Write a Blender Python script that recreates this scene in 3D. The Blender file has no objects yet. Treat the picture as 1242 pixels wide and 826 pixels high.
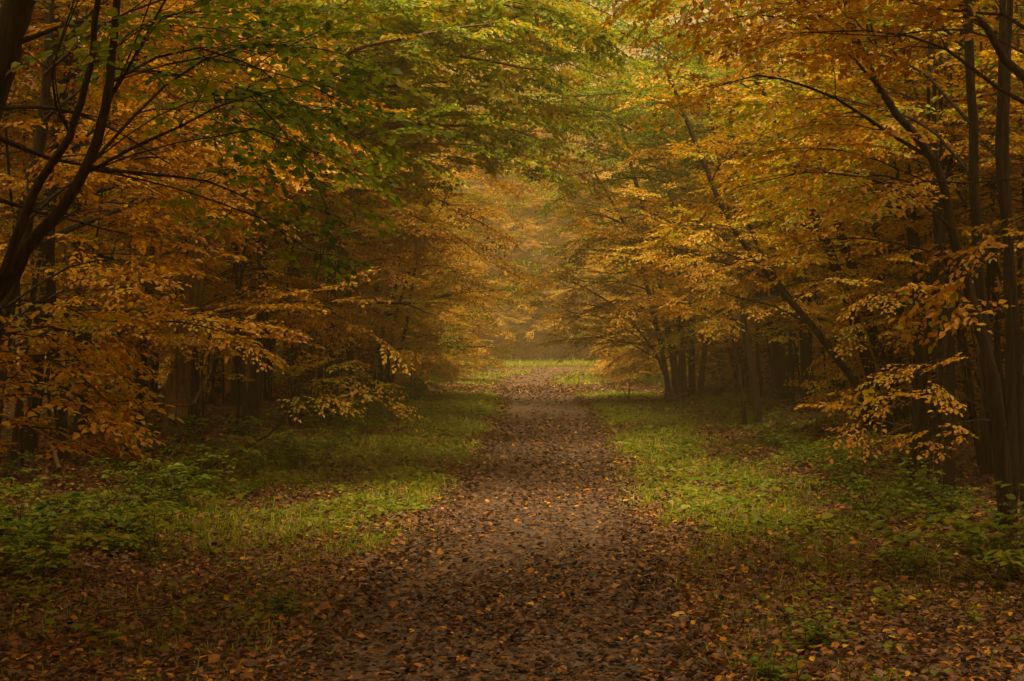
import bpy, math, random
import numpy as np
from mathutils import Vector

SC = bpy.context.scene
COL = SC.collection
R = np.random.default_rng(11)
PI = math.pi

# ------------------------------------------------------------------ camera geometry
F_PX = 1725.0            # focal length in pixels of the 1242 px wide photograph (50 mm lens)
CAM_Z = 1.7
HORIZON = 445.0

def at(px, py, d):
    """world point seen at photograph pixel (px, py), d metres away"""
    return np.array([(px - 621.0) / F_PX * d, d, CAM_Z + (HORIZON - py) / F_PX * d])

# ------------------------------------------------------------------ terrain
PY = [-60, 0, 8, 14, 20, 27, 40, 55, 70, 86, 93, 100, 140, 300, 900]
PZ = [0, 0, 0, -.05, -.06, .17, .64, .93, 1.12, 1.32, 1.78, 2.0, 6.0, 24, 40]
CY = [-60, 0, 8, 14, 20, 27, 40, 55, 70, 86, 300]
CX = [-.3, -.25, -.1, .18, .34, .7, .97, .62, .68, 2.5, 4.0]
_yy = np.linspace(-80, 900, 3921)
def _smooth(xs, ys, k):
    v = np.interp(_yy, xs, ys)
    ker = np.hanning(k); ker /= ker.sum()
    return np.convolve(np.pad(v, k // 2, mode='edge'), ker, mode='valid')[:len(_yy)]
_pz = _smooth(PY, PZ, 25)
_cx = _smooth(CY, CX, 33)
def prof(y): return np.interp(y, _yy, _pz)
def xc(y): return np.interp(y, _yy, _cx)
def sstep(a, b, x):
    t = np.clip((x - a) / (b - a), 0, 1)
    return t * t * (3 - 2 * t)
def wob(x, y, s=1.0):
    return (np.sin(x * 1.7 * s + 1.3) * np.cos(y * 1.3 * s - .6) + .6 * np.sin(x * 3.1 * s - y * 2.3 * s + 2.)
            + .4 * np.cos(x * 5.3 * s + y * 4.1 * s)) / 2.0
def height(x, y):
    x = np.asarray(x, float); y = np.asarray(y, float)
    d = np.abs(x - xc(y))
    far = 1 - sstep(80, 90, y)
    bank = (.42 * sstep(3.0, 6.5, d) + .05 * sstep(1.3, 2.2, d)) * (far * .9 + .1)
    n = .06 * wob(x, y) * sstep(1.4, 4.0, d) + .25 * wob(x * .12, y * .12) * sstep(6, 20, d)
    return prof(y) + bank + n * (1 - sstep(150, 400, np.abs(y)))
def patch(x, y):
    """slow noise 0..1 for patches of grass and litter"""
    return np.clip(.5 + .35 * np.sin(x * 1.9 + 2 * np.sin(y * .55)) + .3 * np.sin(y * 1.1 + x * .7) + .25 * np.sin(x * 4.3 - y * 2.1), 0, 1)

# ------------------------------------------------------------------ mesh building (all quads)
class MB:
    def __init__(s): s.V = []; s.F = []; s.T = []; s.M = []; s.S = []; s.n = 0
    def add(s, V, F, tint=.5, mat=0, smooth=False):
        V = np.asarray(V, np.float32).reshape(-1, 3); F = np.asarray(F, np.int64).reshape(-1, 4)
        s.V.append(V); s.F.append(F + s.n); s.n += len(V)
        s.T.append(np.broadcast_to(np.asarray(tint, np.float32), (len(F),)))
        s.M.append(np.broadcast_to(np.asarray(mat, np.int32), (len(F),)))
        s.S.append(np.broadcast_to(np.asarray(smooth, bool), (len(F),)))
    def mesh(s, name, mats):
        me = bpy.data.meshes.new(name)
        V = np.concatenate(s.V); F = np.concatenate(s.F)
        me.vertices.add(len(V)); me.vertices.foreach_set('co', V.astype(np.float32).ravel())
        me.loops.add(F.size); me.loops.foreach_set('vertex_index', F.astype(np.int32).ravel())
        me.polygons.add(len(F))
        me.polygons.foreach_set('loop_start', (np.arange(len(F)) * 4).astype(np.int32))
        me.polygons.foreach_set('loop_total', np.full(len(F), 4, np.int32))
        me.polygons.foreach_set('material_index', np.concatenate(s.M).astype(np.int32))
        me.polygons.foreach_set('use_smooth', np.concatenate(s.S))
        a = me.attributes.new('tint', 'FLOAT', 'FACE'); a.data.foreach_set('value', np.concatenate(s.T).astype(np.float32))
        for m in mats: me.materials.append(m)
        me.update(calc_edges=True)
        return me

def link(name, data, parent=None, loc=None, rz=0, sc=1):
    o = bpy.data.objects.new(name, data); COL.objects.link(o)
    if parent: o.parent = parent
    if loc is not None: o.location = [float(v) for v in loc]
    o.rotation_euler = (0, 0, rz); o.scale = (sc, sc, sc)
    return o
def tag(o, label=None, cat=None, group=None, kind=None):
    if label: o['label'] = label
    if cat: o['category'] = cat
    if group: o['group'] = group
    if kind: o['kind'] = kind
    return o
def nrm(v):
    v = np.asarray(v, float); return v / np.maximum(np.linalg.norm(v, axis=-1, keepdims=True), 1e-9)

def catmull(P, n):
    P = np.asarray(P, float)
    if len(P) == 2: return P[0] + (P[1] - P[0]) * np.linspace(0, 1, n)[:, None]
    Q = np.vstack([2 * P[0] - P[1], P, 2 * P[-1] - P[-2]])
    t = np.linspace(0, len(P) - 1 - 1e-6, n); i = t.astype(int); u = (t - i)[:, None]
    a, b, c, d = Q[i], Q[i + 1], Q[i + 2], Q[i + 3]
    return .5 * (2 * b + (c - a) * u + (2 * a - 5 * b + 4 * c - d) * u ** 2 + (3 * b - a - 3 * c + d) * u ** 3)

def tube(mb, P, r0, r1, sides=6, tint=.5, mat=0, rough=0., rng=None):
    P = np.asarray(P, float); n = len(P)
    T = nrm(np.gradient(P, axis=0))
    ref = np.array([0, 0, 1.]) if abs(T[0, 2]) < .8 else np.array([1., 0, 0])
    A = nrm(np.cross(T, ref)); B = np.cross(T, A)
    r = (np.linspace(r0, r1, n) if np.isscalar(r0) else np.asarray(r0))[:, None]
    if rough and rng is not None:
        th = np.linspace(0, 2 * PI, sides, endpoint=False)
        r = r * (1 + rough * (np.sin(th * 3 + rng.uniform(0, 6))[None] * .6 + rng.normal(0, .5, (n, sides))))
    ang = np.linspace(0, 2 * PI, sides, endpoint=False)
    V = P[:, None] + (np.cos(ang)[None, :, None] * A[:, None] + np.sin(ang)[None, :, None] * B[:, None]) * (r if r.ndim == 2 and r.shape[1] == sides else np.repeat(r, sides, 1))[..., None]
    i = np.arange(n - 1)[:, None] * sides; j = np.arange(sides)[None]; k = (j + 1) % sides
    F = np.stack([i + j, i + k, i + k + sides, i + j + sides], -1).reshape(-1, 4)
    mb.add(V.reshape(-1, 3), F, tint, mat, True)

def leaves(mb, p, f, n, size, aspect, tint, fold=.12, mat=0, wide=.45, droop=0.):
    """ovate leaves folded along the midrib: p base, f forward, n normal (arrays)"""
    p = np.asarray(p, float); f = nrm(f); s = nrm(np.cross(n, f)); u = np.cross(f, s); N = len(p)
    size = np.broadcast_to(size, (N,)); aspect = np.broadcast_to(aspect, (N,))
    prof_ = [(0, 0, 0), (.28, .5, fold), (.66, wide, fold * .8), (1, 0, -droop), (.66, -wide, fold * .8), (.28, -.5, fold)]
    V = np.stack([p + size[:, None] * (f * a + s * (b * aspect)[:, None] + u * c) for a, b, c in
                  [(a, np.full(N, b), c) for a, b, c in prof_]], 1)
    k = np.arange(N)[:, None] * 6
    F = np.stack([k + [0, 3, 2, 1], k + [0, 5, 4, 3]], 1).reshape(-1, 4)
    mb.add(V.reshape(-1, 3), F, np.repeat(np.broadcast_to(tint, (N,)), 2), mat)

# ------------------------------------------------------------------ materials
def mat_new(name):
    m = bpy.data.materials.new(name); m.use_nodes = True
    nt = m.node_tree; nt.nodes.clear()
    return m, nt, nt.nodes, nt.links
def ramp(nodes, stops, mode='LINEAR'):
    r = nodes.new('ShaderNodeValToRGB'); e = r.color_ramp; e.interpolation = mode
    while len(e.elements) < len(stops): e.elements.new(.5)
    for el, (p, c) in zip(e.elements, stops):
        el.position = p; el.color = (*c, 1)
    return r
def leaf_mat(name, stops, trans=.45, objvar=.45, gloss=.03, rough=.5):
    m, nt, N, L = mat_new(name)
    a = N.new('ShaderNodeAttribute'); a.attribute_name = 'tint'
    oi = N.new('ShaderNodeObjectInfo')
    s = N.new('ShaderNodeMath'); s.operation = 'MULTIPLY_ADD'; s.inputs[1].default_value = objvar; L.new(oi.outputs['Random'], s.inputs[0]); L.new(a.outputs['Fac'], s.inputs[2])
    s2 = N.new('ShaderNodeMath'); s2.operation = 'SUBTRACT'; s2.inputs[1].default_value = objvar / 2; L.new(s.outputs[0], s2.inputs[0])
    r = ramp(N, stops); L.new(s2.outputs[0], r.inputs[0])
    d = N.new('ShaderNodeBsdfDiffuse'); L.new(r.outputs[0], d.inputs[0])
    t = N.new('ShaderNodeBsdfTranslucent')
    hs = N.new('ShaderNodeHueSaturation'); hs.inputs['Saturation'].default_value = 1.0; hs.inputs['Value'].default_value = 1.15; L.new(r.outputs[0], hs.inputs['Color']); L.new(hs.outputs[0], t.inputs[0])
    mx = N.new('ShaderNodeMixShader'); mx.inputs[0].default_value = trans; L.new(d.outputs[0], mx.inputs[1]); L.new(t.outputs[0], mx.inputs[2])
    g = N.new('ShaderNodeBsdfGlossy'); g.inputs['Roughness'].default_value = rough; g.inputs['Color'].default_value = (.9, .85, .75, 1)
    m2 = N.new('ShaderNodeMixShader'); m2.inputs[0].default_value = gloss; L.new(mx.outputs[0], m2.inputs[1]); L.new(g.outputs[0], m2.inputs[2])
    o = N.new('ShaderNodeOutputMaterial'); L.new(m2.outputs[0], o.inputs[0])
    return m
M = {}
M['orange'] = leaf_mat('leaf_orange', [(0, (.25, .10, .003)), (.3, (.45, .195, .003)), (.6, (.54, .265, .004)), (.85, (.54, .33, .006)), (1, (.28, .29, .008))])
M['gold'] = leaf_mat('leaf_gold', [(0, (.42, .17, .003)), (.3, (.54, .26, .004)), (.6, (.52, .32, .005)), (.85, (.38, .33, .006)), (1, (.18, .24, .007))])
M['olive'] = leaf_mat('leaf_olive', [(0, (.46, .18, .004)), (.25, (.46, .27, .005)), (.5, (.34, .29, .006)), (.8, (.21, .24, .008)), (1, (.10, .15, .009))])
M['green'] = leaf_mat('leaf_green', [(0, (.48, .25, .005)), (.2, (.40, .33, .005)), (.45, (.28, .32, .006)), (.8, (.16, .24, .007)), (1, (.08, .15, .008))])
M['hazel'] = leaf_mat('leaf_hazel', [(0, (.40, .24, .008)), (.22, (.32, .36, .009)), (.5, (.22, .32, .010)), (1, (.06, .13, .010))])
M['herb'] = leaf_mat('leaf_herb', [(0, (.28, .20, .010)), (.3, (.19, .23, .010)), (.7, (.10, .16, .010)), (1, (.05, .10, .010))], gloss=.02)
M['grass'] = leaf_mat('leaf_grass', [(0, (.36, .26, .012)), (.25, (.31, .30, .006)), (.7, (.22, .27, .005)), (1, (.12, .18, .006))], trans=.4)
M['litter'] = leaf_mat('leaf_litter', [(0, (.020, .011, .008)), (.3, (.068, .036, .028)), (.5, (.14, .070, .048)), (.68, (.18, .070, .018)), (.84, (.30, .115, .012)), (.95, (.40, .18, .010)), (1, (.46, .28, .012))], trans=.12, objvar=0, gloss=.025, rough=.5)

def bark_mat(name, c0, c1, moss):
    m, nt, N, L = mat_new(name)
    tc = N.new('ShaderNodeTexCoord'); mp = N.new('ShaderNodeMapping'); mp.inputs['Scale'].default_value = (22, 22, 3.2); L.new(tc.outputs['Object'], mp.inputs[0])
    n1 = N.new('ShaderNodeTexNoise'); n1.inputs['Scale'].default_value = 1; n1.inputs['Detail'].default_value = 4; n1.inputs['Roughness'].default_value = .65; L.new(mp.outputs[0], n1.inputs[0])
    r = ramp(N, [(.32, c0), (.7, c1)]); L.new(n1.outputs[0], r.inputs[0])
    n2 = N.new('ShaderNodeTexNoise'); n2.inputs['Scale'].default_value = 1.6; n2.inputs['Detail'].default_value = 2; L.new(tc.outputs['Object'], n2.inputs[0])
    mr = N.new('ShaderNodeMapRange'); mr.inputs[1].default_value = .5; mr.inputs[2].default_value = .75; mr.inputs[4].default_value = .55; L.new(n2.outputs[0], mr.inputs[0])
    mx = N.new('ShaderNodeMixRGB'); mx.inputs[2].default_value = (*moss, 1); L.new(mr.outputs[0], mx.inputs[0]); L.new(r.outputs[0], mx.inputs[1])
    b = N.new('ShaderNodeBump'); b.inputs['Strength'].default_value = 1; b.inputs['Distance'].default_value = .045; L.new(n1.outputs[0], b.inputs['Height'])
    p = N.new('ShaderNodeBsdfPrincipled'); p.inputs['Roughness'].default_value = .85; p.inputs['Specular IOR Level'].default_value = .25; L.new(mx.outputs[0], p.inputs['Base Color']); L.new(b.outputs[0], p.inputs['Normal'])
    o = N.new('ShaderNodeOutputMaterial'); L.new(p.outputs[0], o.inputs[0])
    return m
M['bark'] = bark_mat('bark_dark', (.011, .007, .004), (.052, .032, .018), (.030, .030, .010))
M['oakbark'] = bark_mat('bark_oak', (.055, .033, .017), (.26, .15, .075), (.10, .085, .025))
M['twig'] = bark_mat('bark_twig', (.025, .016, .010), (.055, .035, .020), (.03, .03, .012))

def ground_mat(name, cols, scale, base, cover, rough=.8):
    """litter: cells of leaf colours over bare soil"""
    m, nt, N, L = mat_new(name)
    g = N.new('ShaderNodeNewGeometry')
    wn = N.new('ShaderNodeTexNoise'); wn.inputs['Scale'].default_value = scale * .8; wn.inputs['Detail'].default_value = 2; L.new(g.outputs['Position'], wn.inputs[0])
    va = N.new('ShaderNodeVectorMath'); va.operation = 'MULTIPLY_ADD'; va.inputs[1].default_value = (.09, .09, .09); L.new(wn.outputs['Color'], va.inputs[0]); L.new(g.outputs['Position'], va.inputs[2])
    v = N.new('ShaderNodeTexVoronoi'); v.inputs['Scale'].default_value = scale; L.new(va.outputs[0], v.inputs['Vector'])
    sp = N.new('ShaderNodeSeparateColor'); L.new(v.outputs['Color'], sp.inputs[0])
    r = ramp(N, cols); L.new(sp.outputs[0], r.inputs[0])
    big = N.new('ShaderNodeTexNoise'); big.inputs['Scale'].default_value = .6; big.inputs['Detail'].default_value = 5; L.new(g.outputs['Position'], big.inputs[0])
    ad = N.new('ShaderNodeMath'); ad.operation = 'MULTIPLY_ADD'; ad.inputs[1].default_value = .8; ad.use_clamp = True; L.new(big.outputs[0], ad.inputs[0]); ad.inputs[2].default_value = -.4
    sm = N.new('ShaderNodeMath'); sm.operation = 'ADD'; L.new(sp.outputs[1], sm.inputs[0]); L.new(ad.outputs[0], sm.inputs[1])
    th = N.new('ShaderNodeMath'); th.operation = 'LESS_THAN'; th.inputs[1].default_value = cover; L.new(sm.outputs[0], th.inputs[0])
    fine = N.new('ShaderNodeTexNoise'); fine.inputs['Scale'].default_value = 45; fine.inputs['Detail'].default_value = 4; L.new(g.outputs['Position'], fine.inputs[0])
    rb = ramp(N, [(.3, tuple(c * .6 for c in base)), (.7, tuple(c * 1.5 for c in base))]); L.new(fine.outputs[0], rb.inputs[0])
    mx = N.new('ShaderNodeMixRGB'); L.new(th.outputs[0], mx.inputs[0]); L.new(rb.outputs[0], mx.inputs[1]); L.new(r.outputs[0], mx.inputs[2])
    b = N.new('ShaderNodeBump'); b.inputs['Strength'].default_value = .8; b.inputs['Distance'].default_value = .03
    hh = N.new('ShaderNodeMath'); hh.operation = 'ADD'; L.new(fine.outputs[0], hh.inputs[0]); L.new(v.outputs['Distance'], hh.inputs[1]); L.new(hh.outputs[0], b.inputs['Height'])
    p = N.new('ShaderNodeBsdfPrincipled'); p.inputs['Roughness'].default_value = rough; p.inputs['Specular IOR Level'].default_value = .3; L.new(mx.outputs[0], p.inputs['Base Color']); L.new(b.outputs[0], p.inputs['Normal'])
    o = N.new('ShaderNodeOutputMaterial'); L.new(p.outputs[0], o.inputs[0])
    return m
LIT = [(0, (.018, .009, .006)), (.4, (.052, .022, .009)), (.75, (.11, .045, .012)), (1, (.22, .09, .012))]
M['ground'] = ground_mat('soil_and_litter', LIT, 13, (.022, .014, .008), .85)
M['path'] = ground_mat('wet_path', LIT, 15, (.085, .058, .052), .5, .6)

# ------------------------------------------------------------------ sprays of leaves
def spray_template(rng, kind):
    mb = MB(); P = []; Fd = []; Nn = []; S = []; T = []
    K = dict(beech=(.62, .040, .072, .62, .30), hazel=(.52, .045, .062, .84, .40), oak=(.5, .034, .088, .58, .55), far=(.9, .13, .20, .6, .4))[kind]
    Lm, gap, ls, asp, jit = K
    def twig(p0, d, length, r):
        n = 5
        t = np.linspace(0, 1, n)[:, None]
        side = np.cross([0, 0, 1], d); bend = rng.normal(0, .12)
        pts = p0 + d * length * t + side * bend * length * t ** 2 + np.array([0, 0, -1]) * (.10 + rng.uniform(0, .12)) * length * t ** 2
        if kind != 'far': tube(mb, pts, r, r * .4, 3, .5, 1)
        k = max(2, int(length / gap)); sgn = rng.choice([-1, 1])
        for i in range(k):
            u = (i + .6 + rng.uniform(-.3, .3)) / k
            if rng.random() < .12: sgn = -sgn; continue
            q = np.array([np.interp(u, t[:, 0], pts[:, c]) for c in range(3)])
            dd = nrm(np.interp(min(1, u + .05), t[:, 0], pts[:, 0]) * np.array([1, 0, 0]) * 0 + d)
            a = sgn * rng.uniform(.5, 1.1) if i < k - 1 else rng.normal(0, .2)
            ca, sa = math.cos(a), math.sin(a)
            f = np.array([dd[0] * ca - dd[1] * sa, dd[0] * sa + dd[1] * ca, dd[2] - rng.uniform(.0, .55)])
            P.append(q); Fd.append(f); Nn.append(np.array([rng.normal(0, jit), rng.normal(0, jit), 1])); S.append(ls * rng.uniform(.65, 1.2)); T.append(rng.beta(1.4, 1.5))
            sgn = -sgn
        return pts, t[:, 0]
    pts, t = twig(np.zeros(3), np.array([1., 0, 0]), Lm, .0032)
    s = 1
    for u in np.arange(.10, .88, .125 if kind != 'far' else .25):
        q = np.array([np.interp(u, t, pts[:, c]) for c in range(3)])
        a = s * rng.uniform(.65, 1.0)
        twig(q, nrm(np.array([math.cos(a), math.sin(a), rng.normal(0, .14)])), Lm * (.62 - .45 * u) * rng.uniform(.75, 1.15), .002)
        s = -s
    leaves(mb, P, np.array(Fd), np.array(Nn), np.array(S), asp, np.array(T), .10, 0, .38 if kind != 'hazel' else .47, .05)
    return np.concatenate(mb.V), np.concatenate(mb.F), np.concatenate(mb.T), np.concatenate(mb.M), np.concatenate(mb.S)
SPRAY = {k: [spray_template(np.random.default_rng(100 + i + 17 * len(k)), k) for i in range(7)] for k in ('beech', 'hazel', 'oak', 'far')}

def put_sprays(mb, frames, kind, rng, leafmat=0, twigmat=1):
    """frames: list of (p, forward, scale)"""
    if not frames: return
    p = np.array([f[0] for f in frames]); fw = nrm(np.array([f[1] for f in frames])); sc = np.array([f[2] for f in frames])
    n = len(p); up = np.tile([0, 0, 1.], (n, 1)) + rng.normal(0, .22, (n, 3))
    sd = nrm(np.cross(up, fw)); up = np.cross(fw, sd)
    sd = sd * rng.choice([-1, 1], n)[:, None]
    pick = rng.integers(0, 7, n); tj = rng.normal(0, .17, n)
    for k in range(7):
        idx = np.where(pick == k)[0]
        if not len(idx): continue
        V, F, T, Mi, S = SPRAY[kind][k]
        W = p[idx, None] + sc[idx, None, None] * (V[None, :, 0:1] * fw[idx, None] + V[None, :, 1:2] * sd[idx, None] + V[None, :, 2:3] * up[idx, None])
        FF = F[None] + (np.arange(len(idx)) * len(V))[:, None, None]
        mb.add(W.reshape(-1, 3), FF.reshape(-1, 4), np.clip(T[None] + tj[idx, None], .02, .98).ravel(), np.tile(np.where(Mi == 0, leafmat, twigmat), len(idx)), np.tile(S, len(idx)))

def limb_grow(mb, frames, pts, r, rng, start=.25, gap=.34, sublen=.9, sscale=1., sides=5, bare=0., r1=None):
    """a limb with alternate side branches that carry the sprays"""
    n = max(6, int(np.linalg.norm(np.diff(np.asarray(pts), axis=0), axis=1).sum() / .25))
    C = catmull(pts, n)
    C[1:] += rng.normal(0, .018, (n - 1, 3)).cumsum(0) * .5
    tube(mb, C, r, r1 if r1 else max(.004, r * .22), sides)
    seg = np.linalg.norm(np.diff(C, axis=0), axis=1); s = np.r_[0, seg.cumsum()]; Ltot = s[-1]
    T = nrm(np.gradient(C, axis=0)); sg = rng.choice([-1, 1])
    q = Ltot * start
    while q < Ltot:
        i = min(np.searchsorted(s, q), n - 1)
        d = T[i]; side = nrm(np.cross([0, 0, 1], d)) if abs(d[2]) < .95 else nrm(rng.normal(0, 1, 3) * [1, 1, 0])
        rem = (Ltot - q) / Ltot
        a = rng.uniform(.7, 1.15) * sg
        b = nrm(d * math.cos(a) + side * math.sin(a) + np.array([0, 0, rng.normal(.05, .22)])); b[2] = np.clip(b[2], -.35, .5)
        sl = sublen * (.35 + .75 * rem) * rng.uniform(.6, 1.25)
        m = 5; tt = np.linspace(0, 1, m)[:, None]
        S = C[i] + b * sl * tt + np.array([0, 0, -.12]) * sl * tt ** 2 + rng.normal(0, .015, (m, 3)) * tt
        tube(mb, S, max(.0045, r * .35 * (.4 + rem)), .003, 3)
        if rng.random() > bare:
            k = max(1, int(sl / .25))
            for j in range(k):
                u = (j + 1) / k
                pp = C[i] + (S[-1] - C[i]) * u
                e = rng.uniform(.3, .9) * (1 if j % 2 else -1) * (0 if j == k - 1 else 1)
                ss = np.cross([0, 0, 1], b)
                frames.append((pp, b * math.cos(e) + ss * math.sin(e) + [0, 0, rng.normal(-.08, .12)], sscale * rng.uniform(.75, 1.2)))
        sg = -sg; q += gap * rng.uniform(.6, 1.4)
    if rng.random() > bare: frames.append((C[-1], T[-1] + [0, 0, -.1], sscale))
    return C

def dress_stem(mb, frames, C, r0, r1, rng, h0=.25, nl=14, Lmax=2.6, light=(1, 0), bias=.55, sscale=1., gap=.34, droop=.2, rise=.45, bare=0.):
    """limbs up a stem, longer towards the light"""
    n = len(C); az = rng.uniform(0, 6.28)
    la = math.atan2(light[1], light[0])
    for k in range(nl):
        t = h0 + (1 - h0) * (k + rng.uniform(.1, .9)) / nl
        i = min(int(t * (n - 1)), n - 1); az += 2.4 + rng.normal(0, .4)
        w = .5 + .5 * math.cos(az - la)
        length = Lmax * (1 - .62 * ((t - h0) / (1 - h0)) ** 1.4) * (1 - bias + bias * w * 1.5) * rng.uniform(.65, 1.2)
        if length < .5: length = .5
        e = rise * rng.uniform(.3, 1.3) + .35 * t
        d = np.array([math.cos(az) * math.cos(e), math.sin(az) * math.cos(e), math.sin(e)])
        m = 5; tt = np.linspace(0, 1, m)[:, None]
        P = C[i] + d * length * tt + np.array([0, 0, -droop - .25 * e]) * length * tt ** 2 + rng.normal(0, .05, (m, 3)) * tt * length
        rr = max(.009, min(.45 * (r0 + (r1 - r0) * t), .014 * length))
        limb_grow(mb, frames, P, rr, rng, .22, gap, .34 * length + .2, sscale, 4, bare)

def build_tree(name, trunks, frames, kind, leafmat, rng, bark='bark', loc=(0, 0, 0), extra=()):
    """an Empty with its trunk meshes, limbs as children of the first trunk, and one crown mesh"""
    root = link(name, None, None, loc); root.empty_display_size = .3
    first = None
    for mb in trunks:
        o = link('trunk', mb.mesh('trunk', [M[bark]]), root)
        first = first or o
    for mb in extra: link('limb', mb.mesh('limb', [M[bark]]), first)
    cm = MB(); put_sprays(cm, frames, kind, rng)
    link('crown', cm.mesh('crown', [M[leafmat], M['twig']]), root)
    return root
def stem_pts(rng, base, top, bow=.3, n=5, wig=.12):
    base = np.asarray(base, float); top = np.asarray(top, float)
    t = np.linspace(0, 1, n)[:, None]
    hor = (top - base) * [1, 1, 0]
    P = base + np.array([0, 0, 1]) * (top - base)[2] * t + hor * (t ** 1.5 * (1 - bow) + t * bow)
    P[1:-1] += rng.normal(0, wig, (n - 2, 3)) * [1, 1, .3]
    return P
def flare(n, r0, r1, k=.35):
    t = np.linspace(0, 1, n); return (r0 + (r1 - r0) * t) * (1 + k * np.exp(-t * n * .55))

def proto(kind, seed, leafmat):
    rng = np.random.default_rng(seed); fr = []; tr = []
    if kind == 'multi':      # hornbeam: several thin stems leaning to the light (+x)
        ns = rng.integers(4, 7); h = rng.uniform(9, 11.5)
        for k in range(ns):
            a = rng.uniform(-1.9, 1.9); lean = rng.uniform(.6, 3.4) * (1 if k else 1.2)
            base = np.array([math.cos(a) * .22, math.sin(a) * .22, -.1]); hh = h * rng.uniform(.65, 1)
            top = base + [math.cos(a) * lean + .5, math.sin(a) * lean * .8, hh]
            C = catmull(stem_pts(rng, base, top, .25), 22); mb = MB(); r0 = rng.uniform(.05, .105)
            tube(mb, C, flare(22, r0, .018), None, 8)
            dress_stem(mb, fr, C, r0, .018, rng, rng.uniform(.28, .42), 11, 2.3, (1, 0), .6, 1.0, .32, .22, .4); tr.append(mb)
        kd = 'beech'
    elif kind == 'edge':     # single stem with long layered boughs over the path
        h = rng.uniform(10, 13); C = catmull(stem_pts(rng, (0, 0, -.15), (rng.uniform(.6, 2.2), rng.uniform(-.8, .8), h), .35), 26); mb = MB(); r0 = rng.uniform(.09, .15)
        tube(mb, C, flare(26, r0, .02), None, 9)
        dress_stem(mb, fr, C, r0, .02, rng, .16, 34, 3.9, (1, 0), .72, 1.05, .32, .16, .35); tr.append(mb); kd = 'beech'
    elif kind == 'pole':     # slender forest trunk, crown high up
        h = rng.uniform(11, 15); C = catmull(stem_pts(rng, (0, 0, -.15), (rng.normal(0, .8), rng.normal(0, .8), h), .5, 5, .16), 24); mb = MB(); r0 = rng.uniform(.06, .14)
        tube(mb, C, flare(24, r0, .02), None, 8)
        dress_stem(mb, fr, C, r0, .02, rng, .40, 24, 3.1, (1, 0), .2, 1.3, .36, .12, .45)
        f2 = []; dress_stem(mb, f2, C[:10], r0, r0 * .7, rng, .2, 6, 1.5, (1, 0), .1, .9, .4, .15, .2, .55); fr += f2
        tr.append(mb); kd = 'beech'
    elif kind == 'tall':     # clean trunk, wide crown held above view to shade the near path
        h = rng.uniform(13, 15); C = catmull(stem_pts(rng, (0, 0, -.15), (rng.uniform(.3, 1.2), rng.normal(0, .5), h), .5, 5, .14), 26); mb = MB(); r0 = rng.uniform(.13, .17)
        tube(mb, C, flare(26, r0, .03), None, 9)
        dress_stem(mb, fr, C, r0, .03, rng, .50, 34, 5.4, (1, 0), .55, 1.4, .36, .05, .45); tr.append(mb); kd = 'beech'
    elif kind == 'whip':     # thin drawn-up stems with few leaves
        h = rng.uniform(7, 10)
        for k in range(rng.integers(1, 4)):
            C = catmull(stem_pts(rng, rng.normal(0, .15, 3) * [1, 1, 0] - [0, 0, .1], (rng.uniform(-.2, 1.8), rng.normal(0, .7), h * rng.uniform(.7, 1)), .45, 5, .1), 18); mb = MB(); r0 = rng.uniform(.022, .05)
            tube(mb, C, flare(18, r0, .01), None, 7)
            dress_stem(mb, fr, C, r0, .01, rng, .36, 12, 1.4, (1, 0), .4, .95, .38, .15, .4, .35); tr.append(mb)
        kd = 'beech'
    elif kind == 'oak':
        h = rng.uniform(11, 14); C = catmull(stem_pts(rng, (0, 0, -.2), (rng.normal(0, .6), rng.normal(0, .6), h), .5), 24); mb = MB(); r0 = rng.uniform(.16, .24)
        tube(mb, C, flare(24, r0, .04), None, 10)
        dress_stem(mb, fr, C, r0, .04, rng, .3, 24, 3.8, (1, 0), .5, 1.15, .3, .1, .6); tr.append(mb); kd = 'oak'
    elif kind == 'young':
        h = rng.uniform(2.6, 4.2); ns = rng.integers(1, 4)
        for k in range(ns):
            C = catmull(stem_pts(rng, rng.normal(0, .08, 3) * [1, 1, 0], (rng.uniform(.1, 1.1), rng.normal(0, .5), h * rng.uniform(.7, 1)), .4, 4, .05), 12); mb = MB(); r0 = rng.uniform(.015, .028)
            tube(mb, C, flare(12, r0, .006), None, 6)
            dress_stem(mb, fr, C, r0, .006, rng, .14, 12, 1.35, (1, 0), .5, .95, .3, .2, .25); tr.append(mb)
        kd = 'beech'
    return build_tree(kind, tr, fr, kd, leafmat, rng)

def copy_tree(o, parent=None):
    c = o.copy(); COL.objects.link(c)
    if parent: c.parent = parent
    for ch in o.children: copy_tree(ch, c)
    return c

# ------------------------------------------------------------------ ground and path
def graded(lo, hi, fine_lo, fine_hi, step, grow=1.18):
    a = list(np.arange(fine_lo, fine_hi + step, step)); s = step
    while a[-1] < hi: s *= grow; a.append(a[-1] + s)
    s = step
    while a[0] > lo: s *= grow; a.insert(0, a[0] - s)
    return np.array(a)
gx = np.clip(graded(-300, 300, -9, 10, .25), -300, 300); gy = np.clip(graded(-120, 420, -4, 100, .35), -120, 420)
X, Y = np.meshgrid(gx, gy, indexing='ij'); Z = height(X, Y)
nx, ny = X.shape; i = (np.arange(nx - 1)[:, None] * ny + np.arange(ny - 1)[None])
mb = MB(); mb.add(np.stack([X, Y, Z], -1).reshape(-1, 3), np.stack([i, i + ny, i + ny + 1, i + 1], -1).reshape(-1, 4), .5, 0, True)
tag(link('ground', mb.mesh('ground', [M['ground']])), kind='structure')

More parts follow.
